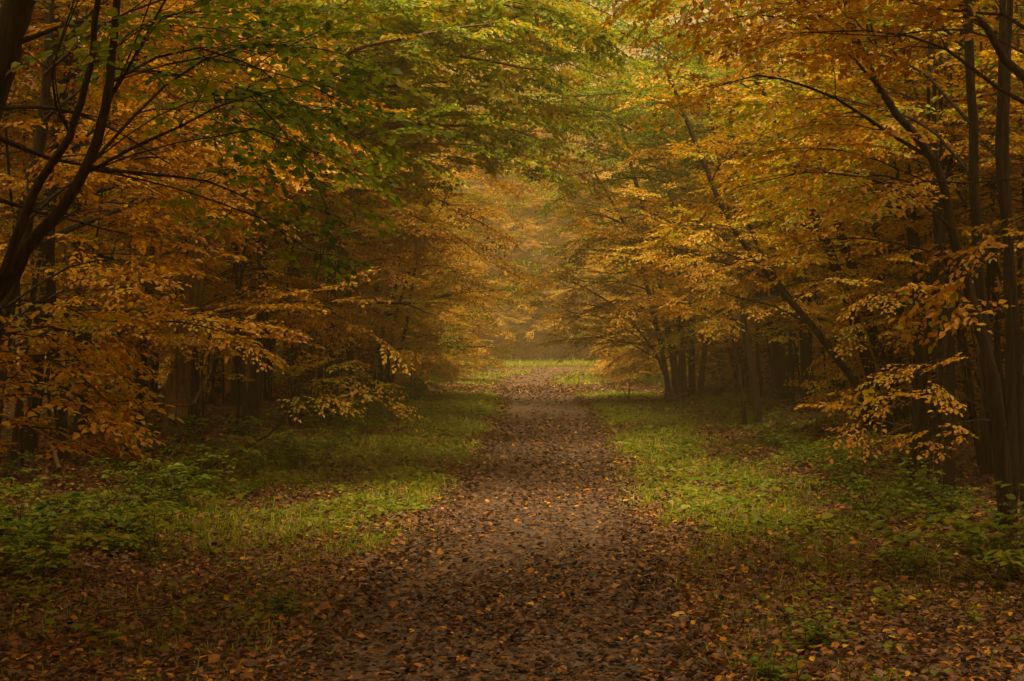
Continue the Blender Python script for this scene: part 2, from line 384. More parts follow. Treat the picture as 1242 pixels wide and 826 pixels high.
def strip(name, cpts, half, mats, kind, lift=.022):
    n = len(cpts); T = nrm(np.gradient(cpts, axis=0)); S = np.stack([T[:, 1], -T[:, 0]], 1)
    u = np.linspace(-1, 1, 15); w = half[:, None] * u[None] * (1 + .07 * np.sin(cpts[:, 1:2] * 1.9 + (u > 0) * 2.1) + .05 * np.sin(cpts[:, 1:2] * 4.7 + u[None] * 2))
    XY = cpts[:, None] + S[:, None] * w[..., None]
    z = height(XY[..., 0], XY[..., 1]) + lift * (1 - np.abs(u) ** 3)[None] * 1.3 - .012 * (np.abs(u) > .95)[None] + .006 * wob(XY[..., 0] * 2, XY[..., 1] * 2)
    V = np.concatenate([XY, z[..., None]], -1); i = np.arange(n - 1)[:, None] * 15 + np.arange(14)[None]
    mb = MB(); mb.add(V.reshape(-1, 3), np.stack([i, i + 1, i + 16, i + 15], -1).reshape(-1, 4), .5, 0, True)
    return tag(link(name, mb.mesh(name, mats)), kind=kind)
py_ = np.arange(-6, 89.4, .3)
strip('path', np.stack([xc(py_), py_], 1), np.interp(py_, [0, 30, 60, 88], [1.30, 1.20, .85, 1.1]), [M['path']], 'structure')
tx = np.arange(-9, 19, .3)
strip('track', np.stack([tx, 90 - .045 * np.clip(4 - tx, 0, 99) ** 2 - .01 * np.clip(tx - 4, 0, 99) ** 2], 1), np.full(len(tx), 1.5), [M['path']], 'structure', .05)

# ------------------------------------------------------------------ fallen leaves, grass
def vis(x, y, m=1.2): return np.abs(x) < .37 * y + m
def scatter_leaves():
    mb = MB(); rng = np.random.default_rng(5)
    for y0, y1, dens, size in ((5.5, 12, 800, .043), (12, 20, 620, .048), (20, 34, 320, .060), (34, 62, 120, .085), (62, 95, 22, .14)):
        w = .38 * y1 + 1; n = int(2 * w * (y1 - y0) * dens)
        x = rng.uniform(-w, w, n); y = rng.uniform(y0, y1, n); d = x - xc(y); ad = np.abs(d)
        dens_f = np.where(ad < 1.35, np.clip(.3 + .75 * patch(x * .8 + 3, y * .5) * (.55 + .45 * np.abs(np.cos(d * 2.4))) + .5 * sstep(.7, 1.2, ad), 0, 1), .8)
        dens_f *= 1 - .2 * sstep(1.5, 2, ad) * (1 - sstep(3.3, 4.2, ad)) * sstep(10, 15, y) * patch(x, y)
        dens_f *= np.where((y > 34) & (y < 62), .5, 1) * np.where((ad < 1.0) & (y > 34) & (y < 45), .45, 1) * np.where((ad < 1.2) & (y > 55), .2, 1)
        dens_f = np.where((y > 47) & (y < 55), 1, dens_f)
        k = (rng.random(n) < dens_f) & vis(x, y); x, y, ad = x[k], y[k], ad[k]; n = len(x)
        a = rng.uniform(0, 6.28, n); tilt = rng.normal(0, .3, n)
        f = np.stack([np.cos(a), np.sin(a), tilt], 1); nn = np.stack([rng.normal(0, .3, n), rng.normal(0, .3, n), np.ones(n)], 1)
        sz = size * rng.lognormal(0, .28, n)
        z = height(x, y) + .010 + .03 * (ad < 1.4) + rng.uniform(0, .022, n) + rng.uniform(0, .07, n) * sstep(1.3, 1.8, ad) * (1 - sstep(3.4, 4, ad)) * (rng.random(n) < .5)
        t = np.clip(rng.beta(1.5, 2.7, n) + np.where(ad > 1.2, .14, 0), 0, 1); t = np.where(rng.random(n) < .02, rng.uniform(.9, 1, n), t)
        leaves(mb, np.stack([x, y, z], 1), f, nn, sz, rng.uniform(.5, .85, n), t, rng.choice([.1, .18]), 0, .42, -.05)
    tag(link('fallen_leaves', mb.mesh('fallen_leaves', [M['litter']])), 'brown and orange fallen leaves covering the path and verges', 'fallen leaves', kind='stuff')
scatter_leaves()

def scatter_grass():
    mb = MB(); rng = np.random.default_rng(6)
    for y0, y1, dens, wd, hh in ((6.5, 13, 1000, .004, .06), (13, 26, 1900, .005, .065), (26, 48, 900, .008, .08), (48, 92, 420, .014, .085), (90.5, 98, 420, .02, .16)):
        w = .36 * y1 if y0 < 20 else 6.5
        if y0 > 90: w = 20
        n = int(2 * w * (y1 - y0) * dens); x = rng.uniform(-w, w, n); y = rng.uniform(y0, y1, n); ad = np.abs(x - xc(y))
        # blades grow in tufts
        x = np.round(x / .16) * .16 + rng.normal(0, .035, n) + .07 * np.sin(np.round(y / .16) * 7.1); y = np.round(y / .16) * .16 + rng.normal(0, .035, n) + .07 * np.cos(np.round(x / .16) * 5.3)
        band = sstep(1.0, 1.6, ad) * (1 - sstep(2.9, 4.0, ad - .45 * (x < 0)))
        pr = band * np.clip(2.6 * patch(x * 1.3, y) - .75, .04, 1) * np.interp(y, [6, 11, 15, 30], [.22, .45, .9, 1])
        pr = pr * np.where((y > 46.5) & (y < 55), .06, 1)
        if y0 > 90: pr = np.ones(n) * .8
        pr = pr * (np.abs(y - (90 - .045 * np.clip(4 - x, 0, 99) ** 2 - .01 * np.clip(x - 4, 0, 99) ** 2)) > 1.7)
        k = (rng.random(n) < pr) & vis(x, y); x, y = x[k], y[k]; n = len(x)
        h = hh * rng.lognormal(-.1, .4, n); a = rng.uniform(0, 6.28, n); lean = rng.uniform(.1, .75, n) * h
        z = height(x, y) - .005
        p = np.stack([x, y, z], 1); s = np.stack([np.cos(a), np.sin(a), 0 * a], 1) * wd; dr = np.stack([-np.sin(a), np.cos(a), 0 * a], 1) * lean[:, None]
        mid = p + dr * .35 + [0, 0, 1] * (h * .6)[:, None]; tip = p + dr + [0, 0, 1] * h[:, None]
        V = np.stack([p - s, p + s, mid + s * .8, mid - s * .8, tip + s * .15, tip - s * .15], 1).reshape(-1, 3)
        i = np.arange(n)[:, None] * 6
        F = np.stack([i + [0, 1, 2, 3], i + [3, 2, 4, 5]], 1).reshape(-1, 4)
        mb.add(V, F, np.repeat(np.clip(rng.normal(.5, .2, n), .02, .98), 2), 0)
    tag(link('grass', mb.mesh('grass', [M['grass']])), 'short green grass in tufts along both verges', 'grass', kind='stuff')
scatter_grass()

def scatter_cover():
    # low round-leaved weeds between the grass tufts
    mb = MB(); rng = np.random.default_rng(7)
    for y0, y1, dens, sz in ((6.5, 14, 16, .05), (14, 26, 90, .055), (26, 46, 60, .07)):
        w = 6.5; n = int(2 * w * (y1 - y0) * dens); x = rng.uniform(-w, w, n); y = rng.uniform(y0, y1, n); d = x - xc(y); ad = np.abs(d)
        q = np.clip(.5 + .5 * np.sin(x * 2.3 + 1.7 * np.sin(y * .9 + 1)) * np.cos(y * .8 + x * .6), 0, 1)
        pr = sstep(1.1, 1.8, ad) * (1 - sstep(4.2, 5.4, ad)) * np.clip(2.2 * q - .7, .03, 1)
        k = (rng.random(n) < pr) & vis(x, y); x, y = x[k], y[k]
        x = np.repeat(x, 4) + rng.normal(0, .05, 4 * len(x)); y = np.repeat(y, 4) + rng.normal(0, .05, 4 * len(y)); n = len(x); a = rng.uniform(0, 6.28, n)
        z = height(x, y) + rng.uniform(.02, .10, n)
        leaves(mb, np.stack([x, y, z], 1), np.stack([np.cos(a), np.sin(a), rng.normal(.1, .3, n)], 1), np.stack([rng.normal(0, .3, n), rng.normal(0, .3, n), np.ones(n)], 1), sz * rng.lognormal(0, .35, n), rng.uniform(.5, .95, n), np.clip(rng.normal(.4, .22, n), .02, .98), .1, 0, .45, .06)
    tag(link('ground_cover', mb.mesh('ground_cover', [M['herb']])), 'low round-leaved green weeds among the grass of the verges', 'weeds', kind='stuff')
scatter_cover()

# ------------------------------------------------------------------ low plants
def bramble_mesh(rng, ncane=9, L=1.0, ls=.075):
    st = MB(); fo = MB(); P = []; Fd = []; S = []
    for k in range(ncane):
        a = rng.uniform(0, 6.28); l = L * rng.uniform(.5, 1.1); n = 8; t = np.linspace(0, 1, n)[:, None]
        d = np.array([math.cos(a), math.sin(a), 0]); hgt = rng.uniform(.35, .75) * l
        C = d * l * t * .9 + np.array([0, 0, 1]) * hgt * np.sin(np.clip(t * 2.3, 0, PI)) + rng.normal(0, .02, (n, 3)) * t; C[0, 2] = -.04
        tube(st, C, .005, .002, 4)
        for i in range(1, n):
            for rep in range(2):
                u = (i - rng.uniform(0, 1)) / (n - 1); q = np.array([np.interp(u, t[:, 0], C[:, c]) for c in range(3)])
                b = a + rng.choice([-1, 1]) * rng.uniform(.4, 1.6); lo = q + np.array([math.cos(b), math.sin(b), .5]) * .06
                for e in (-1.0, 0, 1.0):
                    P.append(lo); Fd.append([math.cos(b + e), math.sin(b + e), rng.uniform(-.35, .12)]); S.append(ls * rng.uniform(.7, 1.25) * (1 if e else 1.15))
    n = len(P)
    leaves(fo, P, np.array(Fd), np.stack([rng.normal(0, .25, n), rng.normal(0, .25, n), np.ones(n)], 1), np.array(S), .72, np.clip(rng.beta(2, 2, n), .02, .98), .1, 0, .42, .06)
    return st, fo
def herb_mesh(rng, ns=5, h=.26, ls=.075):
    st = MB(); fo = MB(); P = []; Fd = []; S = []
    for k in range(ns):
        b0 = rng.normal(0, .06, 3) * [1, 1, 0]; hh = h * rng.uniform(.6, 1.15); n = 5; t = np.linspace(0, 1, n)[:, None]
        C = b0 + np.array([rng.normal(0, .06), rng.normal(0, .06), hh]) * t; C[0, 2] = -.03
        tube(st, C, .003, .0016, 4)
        a = rng.uniform(0, 6.28)
        for u in np.linspace(.3, 1, 5):
            q = C[0] + (C[-1] - C[0]) * u; a += 1.57
            for e in (0, PI):
                P.append(q); Fd.append([math.cos(a + e), math.sin(a + e), rng.uniform(-.1, .55)]); S.append(ls * (1.25 - .6 * u) * rng.uniform(.8, 1.3))
    n = len(P)
    leaves(fo, P, np.array(Fd), np.stack([rng.normal(0, .2, n), rng.normal(0, .2, n), np.ones(n)], 1), np.array(S), .5, np.clip(rng.beta(2, 2.6, n), .02, .98), .1, 0, .36, .12)
    return st, fo
def plant(name, st, fo, x, y, label, cat, group=None, rz=0, sc=1, mat='herb'):
    root = link(name, None, None, (x, y, float(height(x, y))), rz, sc); root.empty_display_size = .1
    link('stem', st.mesh('stem', [M['twig']]), root); link('foliage', fo.mesh('foliage', [M[mat]]), root)
    tag(root, label, cat, group)
    return root

# understorey as one mass
def undergrowth():
    mb = MB(); rng = np.random.default_rng(8)
    T = [bramble_mesh(np.random.default_rng(50 + k), 7, rng.uniform(.7, 1.1), .07) for k in range(4)] + [herb_mesh(np.random.default_rng(70 + k), 6, .3) for k in range(3)]
    T = [(np.concatenate(s.V + f.V), np.concatenate([g for g in s.F] + [g + s.n for g in f.F]), np.concatenate(s.T + f.T), np.r_[np.ones(sum(map(len, s.F)), int), np.zeros(sum(map(len, f.F)), int)]) for s, f in T]
    n = 0
    while n < 760:
        y = 9 + 80 * rng.random() ** 1.25; sd = rng.choice([-1, 1]); off = 3.6 + rng.exponential(1.2) + (.4 if sd > 0 else 0)
        x = xc(y) + sd * off
        if n > 620: y = rng.uniform(97, 110); x = rng.uniform(-13, 15)
        if not vis(x, y, 1.5): continue
        n += 1
        V, F, t, m = T[rng.integers(0, 7)]; a = rng.uniform(0, 6.28); s = rng.uniform(.5, 1.05) * (.68 if x > 0 else .9); c, q = math.cos(a) * s, math.sin(a) * s
        W = np.stack([V[:, 0] * c - V[:, 1] * q + x, V[:, 0] * q + V[:, 1] * c + y, V[:, 2] * s + float(height(x, y))], 1)
        mb.add(W, F, np.clip(t + rng.normal(0, .15), .02, .98), m)
    tag(link('undergrowth', mb.mesh('undergrowth', [M['herb'], M['twig']])), 'low leafy brambles and nettles along the foot of the wood', 'undergrowth', kind='stuff')
undergrowth()

# ------------------------------------------------------------------ the trees one can single out
def custom(name, label, base, stems, limbs, kind, leafmat, seed, bark='bark', group=None, dress=None, sides=10, more=0, spread=1.0):
    """base: world point; stems: [(world points, r0, r1)]; limbs: [(world points, r, sublen, spray scale)]"""
    rng = np.random.default_rng(seed); base = np.asarray(base, float); fr = []; tr = []; ex = []
    for si, (pts, r0, r1) in enumerate(stems):
        C = catmull(np.asarray(pts) - base, 30); C[2:] += rng.normal(0, .008, (28, 3)).cumsum(0)
        mb = MB(); tube(mb, C, flare(30, r0, r1, .3 if si == 0 else 0.1), None, sides, rough=.07, rng=rng)
        if dress: dress_stem(mb, fr, C, r0, r1, rng, **dress)
        tr.append(mb)
    for pts, r, sl, ss, start in limbs:
        mb = MB(); limb_grow(mb, fr, np.asarray(pts) - base, r, rng, start, .26 if ss > .7 else .17, sl, ss, 6)
        ex.append(mb)
        for q in range(more):      # further boughs off the same fork
            P = np.asarray(pts) - base; t = np.linspace(0, 1, len(P))[:, None] ** 1.3
            d = rng.normal(0, 1, 3) * np.array([.6, .9, .55]); mb = MB()
            limb_grow(mb, fr, P + d * t * spread, r * .5, rng, start, .26, sl, ss, 5); ex.append(mb)
    o = build_tree(name, tr, fr, kind, leafmat, rng, bark, base, ex)
    return tag(o, label, 'tree', group)
def gz(x, y, dz=0): return np.array([x, y, float(height(x, y)) + dz])
def line(d, *pp):
    """points from pixels, depth constant or per point"""
    return [at(p[0], p[1], p[2] if len(p) > 2 else d) for p in pp]

# hazel leaning in over the top corner on the left, green round leaves
b = gz(-3.75, 8.0, -.1)
custom('hazel_tree', 'dark leaning hazel with two crooked stems and round green leaves at the top left corner', b,
       [([b] + line(8, (-75, 470), (10, 345), (70, 265), (108, 205), (132, 120), (140, 40), (150, -90)), .046, .018),
        ([b + [.12, .1, 0]] + line(8, (-60, 450), (12, 320), (35, 250), (82, 168), (105, 60), (110, -80)), .036, .014)],
       [(line(8, (106, 208), (180, 165), (240, 138), (300, 110, 8.3), (345, 150, 8.6)), .010, .5, 1, .3),
        (line(8, (125, 130), (165, 65), (200, 0), (240, -70)), .011, .55, 1, .2),
        (line(8, (112, 195), (190, 110, 8.4), (270, 60, 8.8), (350, 45, 9), (410, 55, 9.2)), .010, .5, 1, .25),
        (line(8, (85, 165), (60, 100, 7.8), (75, 40, 7.8), (95, -30, 7.8)), .009, .5, 1, .2),
        (line(8, (108, 205), (200, 215, 8.6), (260, 225, 9), (300, 245, 9.2)), .012, .3, .8, .55),
        (line(8, (130, 100), (220, 60, 8.5), (300, 80, 8.8), (330, 100, 9)), .009, .5, 1, .2),
        (line(8, (130, 80), (200, 90, 9.4), (260, 120, 10), (320, 160, 10)), .009, .5, 1, .3),
        (line(8, (135, 60), (180, 20, 9), (260, 10, 9.6), (330, 10, 10)), .009, .5, 1, .2)],
       'hazel', 'hazel', 1, more=1, spread=.4)
# trunk at the very corner
b = gz(-4.6, 9.3, -.1)
custom('beech_tree', 'thick dark trunk crossing the top left corner behind the hazel', b,
       [([b] + line(9.3, (-120, 300), (-40, 190), (8, 80), (40, -20), (70, -150)), .13, .09)],
       [(line(9.3, (20, 50), (60, 35), (110, 25, 9.8), (160, 60, 10)), .02, .6, 1, .3),
        (line(9.3, (-20, 160), (60, 190, 10), (130, 200, 10.6), (200, 215, 11)), .02, .7, 1, .3),
        (line(9.3, (-10, 130), (80, 130, 10.5), (150, 160, 11.3), (215, 200, 12)), .02, .7, 1, .3),
        (line(9.3, (-60, 220), (20, 255, 10), (80, 270, 11), (160, 290, 11.5)), .02, .7, 1, .25)],
       'beech', 'orange', 2)
# beech bush at the left edge with bright low sprays
b = gz(-3.85, 7.9, -.05)
custom('beech_bush', 'low beech bush with large bright orange leaves at the left edge of the frame', b,
       [([b] + line(7.9, (-150, 560), (-100, 470), (-60, 390), (-40, 300)), .03, .012),
        ([b + [.05, .1, 0]] + line(8.2, (-140, 560), (-90, 500), (-50, 440), (-20, 400)), .022, .01)],
       [(line(7.9, (-100, 460), (-30, 425), (40, 400), (90, 405), (120, 425)), .009, .34, .68, .15),
        (line(7.9, (-120, 490), (-40, 450), (40, 432), (90, 448), (122, 475)), .009, .34, .68, .15),
        (line(7.9, (-130, 520), (-40, 490), (30, 478), (85, 488), (125, 512)), .008, .28, .66, .15),
        (line(7.9, (-70, 400), (0, 370), (60, 362), (105, 375)), .008, .30, .66, .15),
        (line(8.4, (-100, 470), (0, 440), (70, 440), (105, 455)), .008, .34, .68, .15),
        (line(8.3, (-120, 510), (-20, 470), (50, 465), (105, 488)), .008, .32, .68, .15),
        (line(8.6, (-90, 430), (-10, 400), (50, 395), (100, 405)), .008, .32, .68, .15),
        (line(8.2, (-130, 540), (-50, 520), (20, 510), (80, 522)), .008, .24, .66, .15)],
       'beech', 'gold', 3)
# beech behind it, layered boughs to the middle
b = gz(-4.9, 13.2, -.1)
custom('beech_tree', 'beech with flat orange sprays reaching right in front of the oak trunk', b,
       [([b] + line(13.2, (-10, 440), (20, 320), (40, 200), (50, 80), (60, -120)), .08, .03)],
       [(line(13, (-5, 430), (80, 395), (180, 385, 12.6), (250, 392, 12.4), (290, 405, 12.3)), .016, .5, .95, .3),
        (line(13, (10, 370), (70, 330), (130, 315, 12.6), (165, 325, 12.4)), .014, .5, .9, .3),
        (line(13, (20, 320), (80, 260), (140, 245, 13), (190, 260, 13)), .016, .5, .9, .25),
        (line(13, (30, 270), (110, 205), (200, 190, 12.8), (250, 205, 12.6)), .018, .65, 1, .25),
        (line(13, (38, 220), (120, 150), (210, 130, 13), (290, 160, 13.2)), .018, .7, 1, .2),
        (line(13, (45, 150), (130, 80), (230, 50, 13), (330, 60, 13)), .018, .8, 1, .2),
        (line(13, (50, 90), (140, 20), (240, -10, 13), (330, 5, 13)), .018, .8, 1, .2),
        (line(13, (0, 400), (60, 360), (120, 345, 13.6), (170, 355, 14)), .012, .45, .9, .3),
        (line(13, (5, 380), (-40, 330), (-80, 300, 13.6)), .012, .6, 1, .2)],
       'beech', 'orange', 4)
# the oak: rough straight trunk, green crown over the path
b = gz(-5.45, 24, -.2)
custom('oak_tree', 'oak with straight rough brown trunk, its green crown spreading over the path', b,
       [([b] + line(24, (212, 520), (222, 430), (238, 330), (252, 240), (262, 130), (280, 0), (300, -200)), .21, .12)],
       [(line(24, (250, 250), (290, 215), (350, 190, 23.5), (425, 165, 23), (500, 150, 22.5), (570, 150, 22)), .075, 1.3, 1.2, .45),
        (line(24, (256, 190), (330, 130, 23), (420, 90, 22), (520, 70, 21.5), (640, 90, 21)), .075, 1.5, 1.25, .3),
        (line(24, (262, 130), (340, 60, 23), (440, 20, 22), (560, 0, 21.5), (700, 25, 21)), .07, 1.6, 1.25, .3),
        (line(24, (256, 200), (350, 140, 25), (450, 130, 26), (560, 140, 27), (660, 170, 27)), .06, 1.5, 1.2, .35),
        (line(24, (268, 90), (380, 60, 26), (500, 50, 27.5), (640, 60, 28), (740, 90, 28)), .06, 1.6, 1.2, .3),
        (line(24, (262, 140), (350, 100, 22), (430, 60, 20), (520, 40, 19), (600, 30, 18.5)), .05, 1.4, 1.15, .3),
        (line(24, (275, 30), (400, -10, 25), (520, -20, 26), (680, 0, 26)), .06, 1.6, 1.2, .3),
        (line(24, (425, 165, 23), (470, 200, 22.7), (500, 225, 22.5)), .02, .6, 1, .4)],
       'oak', 'green', 5, bark='oakbark', sides=14, more=2, spread=1.0)
b = gz(-6.6, 34, -.15)
custom('beech_tree', 'tall beech just behind the oak with long orange boughs reaching over the path', b,
       [([b] + line(34, (290, 440), (300, 330), (312, 220), (322, 60), (335, -160)), .15, .06)],
       [(line(34, (305, 290), (370, 240), (440, 225, 33.5), (520, 240, 33), (590, 275, 32.5)), .05, 1.5, 1.2, .25),
        (line(34, (310, 230), (380, 170), (470, 140, 34), (570, 140, 34), (650, 175, 34)), .05, 1.6, 1.2, .25),
        (line(34, (316, 160), (400, 90), (500, 55, 34), (600, 50, 34), (700, 75, 34)), .05, 1.6, 1.25, .25),
        (line(34, (300, 330), (360, 300), (420, 295, 33), (480, 310, 32.5)), .035, 1.2, 1.1, .25)],
       'beech', 'orange', 17, more=2, spread=1.6)
# R1: dark stems close by on the right with a branch slanting across
b = gz(4.55, 13, -.1)
custom('hornbeam_tree', 'dark upright stems near the right edge with one branch slanting up to the left', b,
       [([b] + line(13, (1212, 520), (1200, 420), (1188, 300), (1180, 150), (1172, -150)), .062, .04),
        ([b + [-.05, -.05, 0]] + line(12.8, (1205, 480), (1192, 400), (1165, 300), (1138, 195), (1085, 125), (1042, 35), (1020, -60)), .06, .022),
        ([b + [.2, .1, 0]] + line(13.2, (1238, 500), (1238, 400), (1226, 200), (1232, 0), (1235, -150)), .036, .026),
        ([b + [.1, .2, 0]] + line(13.4, (1222, 500), (1214, 330), (1208, 160), (1206, -120)), .045, .03)],
       [(line(12.8, (1138, 195), (1080, 160), (1000, 110, 12.4), (930, 90, 12), (870, 105, 11.8)), .02, .8, 1, .25),
        (line(12.8, (1160, 280), (1080, 225), (990, 205, 12.2), (920, 215, 11.8)), .016, .7, 1, .25),
        (line(12.8, (1085, 125), (1020, 60), (940, 20, 12.3), (850, 30, 12)), .016, .8, 1, .2),
        (line(12.8, (1060, 70), (990, 10), (900, -30, 12.4), (810, -20, 12)), .016, .9, 1, .2),
        (line(13, (1184, 220), (1120, 150, 13.5), (1050, 130, 14), (960, 160, 14)), .018, .9, 1, .2),
        (line(13, (1180, 150), (1110, 80, 13.6), (1030, 60, 14), (940, 70, 14)), .018, .9, 1, .2),
        (line(13, (1176, 60), (1100, -10, 13.5), (1000, -40, 14), (890, -20, 14)), .018, 1., 1, .2),
        (line(13, (1190, 330), (1120, 300, 12.6), (1040, 290, 12.4), (980, 300, 12.3)), .012, .5, .9, .35)],
       'beech', 'orange', 6)
# R0: limb curling in at the top right corner
b = gz(4.7, 10.2, -.1)
custom('beech_tree', 'beech whose thick curved limb arches into the top right corner', b,
       [([b] + line(10.2, (1390, 420), (1370, 260), (1340, 100), (1330, -120)), .12, .08)],
       [(line(10.2, (1350, 160), (1290, 130), (1225, 75), (1190, 22), (1130, -20), (1060, -40)), .045, .6, 1, .5),
        (line(10.2, (1345, 130), (1280, 60), (1220, 15), (1160, 10), (1090, -5)), .022, .6, 1, .35),
        (line(10.2, (1360, 230), (1290, 205), (1220, 222), (1130, 222), (1045, 188), (980, 182)), .010, .45, .9, .6),
        (line(10.2, (1340, 90), (1260, 0), (1150, -40), (1040, -20), (960, 10)), .02, .7, 1, .35),
        (line(10.2, (1360, 280), (1300, 250), (1240, 260), (1200, 285)), .012, .4, .9, .4)],
       'beech', 'orange', 7, more=1, spread=.6)
# R2: the multi-stemmed hornbeam leaning left
b = gz(6.4, 25, -.15)
DR = dict(h0=.45, nl=9, Lmax=2.4, light=(-1, -.2), bias=.55, sscale=1.05, gap=.3, droop=.18, rise=.35)
custom('hornbeam_tree', 'hornbeam with thick bare stems fanning left from one stool, gold leaves above', b,
       [([b] + line(25, (1062, 480), (1040, 400), (1003, 300), (960, 195), (915, 90), (870, -60)), .115, .05),
        ([b + [.2, .1, 0]] + line(25, (1080, 480), (1052, 390), (1022, 300), (994, 205), (975, 80), (960, -80)), .11, .05),
        ([b + [-.2, -.1, 0]] + line(24.6, (1045, 480), (1000, 415), (940, 340), (885, 262), (850, 180), (810, 80)), .075, .03),
        ([b + [-.15, .1, 0]] + line(25.2, (1050, 490), (1010, 430), (965, 370), (925, 310), (895, 240)), .06, .025),
        ([b + [.3, .2, 0]] + line(25.4, (1085, 490), (1075, 390), (1062, 280), (1055, 150), (1050, -50)), .08, .04)],
       [(line(25, (940, 340), (880, 320, 24), (810, 300, 23.5), (750, 305, 23)), .02, .7, 1, .35)],
       'beech', 'gold', 8, dress=DR)
# R3: dark clump standing further on the right
b = gz(4.55, 40, -.15)
custom('hornbeam_tree', 'dense dark clump of thin stems right of the path, branches arching into the gap', b,
       [([b] + line(40, (812, 470), (793, 425), (755, 380), (712, 350), (680, 338)), .06, .012),
        ([b + [.1, .1, 0]] + line(40, (818, 450), (806, 380), (792, 300), (765, 200), (740, 100)), .12, .04),
        ([b + [.3, .1, 0]] + line(40, (828, 450), (824, 350), (815, 220), (800, 60)), .12, .04),
        ([b + [.5, .2, 0]] + line(40, (840, 450), (842, 340), (850, 200), (850, 0)), .12, .04),
        ([b + [-.2, .1, 0]] + line(40, (808, 455), (790, 370), (765, 290), (720, 210)), .09, .03),
        ([b + [.7, .2, 0]] + line(40.3, (850, 450), (865, 340), (880, 200), (890, 60)), .10, .04),
        ([b + [.2, .3, 0]] + line(40.4, (824, 450), (838, 350), (835, 250), (820, 120)), .09, .04)],
       [(line(40, (793, 425), (760, 400, 39), (725, 385, 38.5), (700, 388, 38)), .03, .9, 1.1, .3),
        (line(40, (755, 380), (715, 370, 39), (680, 368, 38.5)), .03, .8, 1.1, .2),
        (line(40, (792, 300), (755, 270, 39), (725, 260, 38), (700, 265, 37.5)), .04, 1.2, 1.2, .3)],
       'beech', 'olive', 9, dress=dict(h0=.3, nl=12, Lmax=3.0, light=(-1, -.3), bias=.6, sscale=1.1, gap=.32, droop=.15, rise=.35))
# R4 slender pair
b = gz(5.2, 30, -.1)
custom('hornbeam_tree', 'slender dark pair of straight stems between the leaning stool and the dense clump', b,
       [([b] + line(30, (916, 470), (906, 410), (897, 330), (890, 200), (880, 0)), .085, .04),
        ([b + [-.25, .1, 0]] + line(30, (898, 470), (888, 400), (880, 330), (872, 200), (850, 60)), .05, .025)],
       [], 'beech', 'gold', 10, dress=dict(h0=.4, nl=14, Lmax=2.6, light=(-1, -.3), bias=.5, sscale=1.05, gap=.32, droop=.15, rise=.3))
rs = np.random.default_rng(31)
for k, (px, d, ns, lean, lab) in enumerate(((1128, 19, 4, -55, 'clump of four thin bare stems leaning left between the sapling and the leaning stool'), (985, 32, 5, -60, 'clump of thin bare stems leaning left, just beyond the leaning stool'),
        (1165, 16.5, 3, -22, 'three thin upright stems just left of the dark edge stems'), (940, 36, 4, -50, 'clump of thin bare stems leaning left behind the slender pair'), (870, 47, 5, -50, 'thin leaning stems crowded behind the dense clump'),
        (1100, 28, 4, -40, 'thin bare stems leaning left behind the leaning stool'), (1225, 17.5, 3, 5, 'thin upright stems behind the dark edge stems'), (1040, 38, 4, -45, 'distant thin stems leaning left deep behind the leaning stool'))):
    x = (px - 621) / F_PX * d; b = gz(x, d, -.1); st = []
    for q in range(ns):
        o = rs.normal(0, .16, 2); t = rs.uniform(.5, 1.25); k2 = F_PX / d
        st.append(([b + [o[0], o[1], 0]] + [at(px + o[0] * k2 + lean * t * u ** 1.5 + rs.normal(0, 5), HORIZON + 20 - 470 * u, d + o[1]) for u in (.12, .3, .5, .75, 1.1)], rs.uniform(.03, .055) * (1.2 if d > 25 else 1), .016))
    custom('hornbeam_tree', lab, b, st, [], 'beech', ('gold', 'orange')[k % 2], 200 + k, dress=dict(h0=.5, nl=8, Lmax=1.9, light=(-1, -.2), bias=.4, sscale=1, gap=.34, droop=.15, rise=.4), sides=8)
# left dark sweep of boughs at 42 m
b = gz(-4.2, 42, -.15)
custom('hornbeam_tree', 'hornbeam left of the path with flat dusky boughs sweeping out to the middle', b,
       [([b] + line(42, (448, 450), (455, 380), (462, 300), (475, 200), (490, 60)), .14, .05),
        ([b + [.3, .2, 0]] + line(42, (462, 450), (470, 370), (490, 280), (520, 170)), .09, .03),
        ([b + [-.3, .2, 0]] + line(42, (436, 450), (432, 360), (425, 260), (420, 120)), .10, .04)],
       [(line(42, (460, 320), (505, 285, 41), (550, 270, 40), (590, 290, 39)), .026, 1.4, 1.2, .25),
        (line(42, (465, 290), (520, 250, 42), (570, 240, 42), (610, 255, 42)), .026, 1.4, 1.2, .25),
        (line(42, (458, 345), (500, 325, 41), (535, 322, 40), (565, 335, 40)), .026, 1.2, 1.2, .25),
        (line(42, (470, 240), (530, 200, 42), (600, 195, 42), (650, 215, 42), (690, 255, 42)), .026, 1.4, 1.2, .25)],
       'beech', 'olive', 12, dress=dict(h0=.28, nl=12, Lmax=3.2, light=(1, -.3), bias=.6, sscale=1.1, gap=.32, droop=.12, rise=.3))
# stem leaning into the mist
b = gz(-4.4, 60, -.1)
custom('hornbeam_tree', 'thin stem leaning right into the misty gap, yellow leaves low down', b,
       [([b] + line(60, (500, 445), (518, 405), (535, 370), (550, 330), (575, 260)), .10, .03),
        ([b + [.2, .4, 0]] + line(61, (506, 445), (522, 425), (540, 400), (560, 380)), .05, .02)],
       [(line(60, (505, 440), (530, 425), (560, 420), (590, 430)), .03, 1.1, 1.3, .1),
        (line(60, (520, 400), (550, 385), (580, 385), (610, 400)), .03, 1.1, 1.3, .1),
        (line(60, (535, 370), (565, 350), (600, 350), (630, 365)), .03, 1.2, 1.3, .1)],
       'beech', 'gold', 13, dress=dict(h0=.15, nl=12, Lmax=2.6, light=(1, -.3), bias=.4, sscale=1.2, gap=.32, droop=.12, rise=.3))
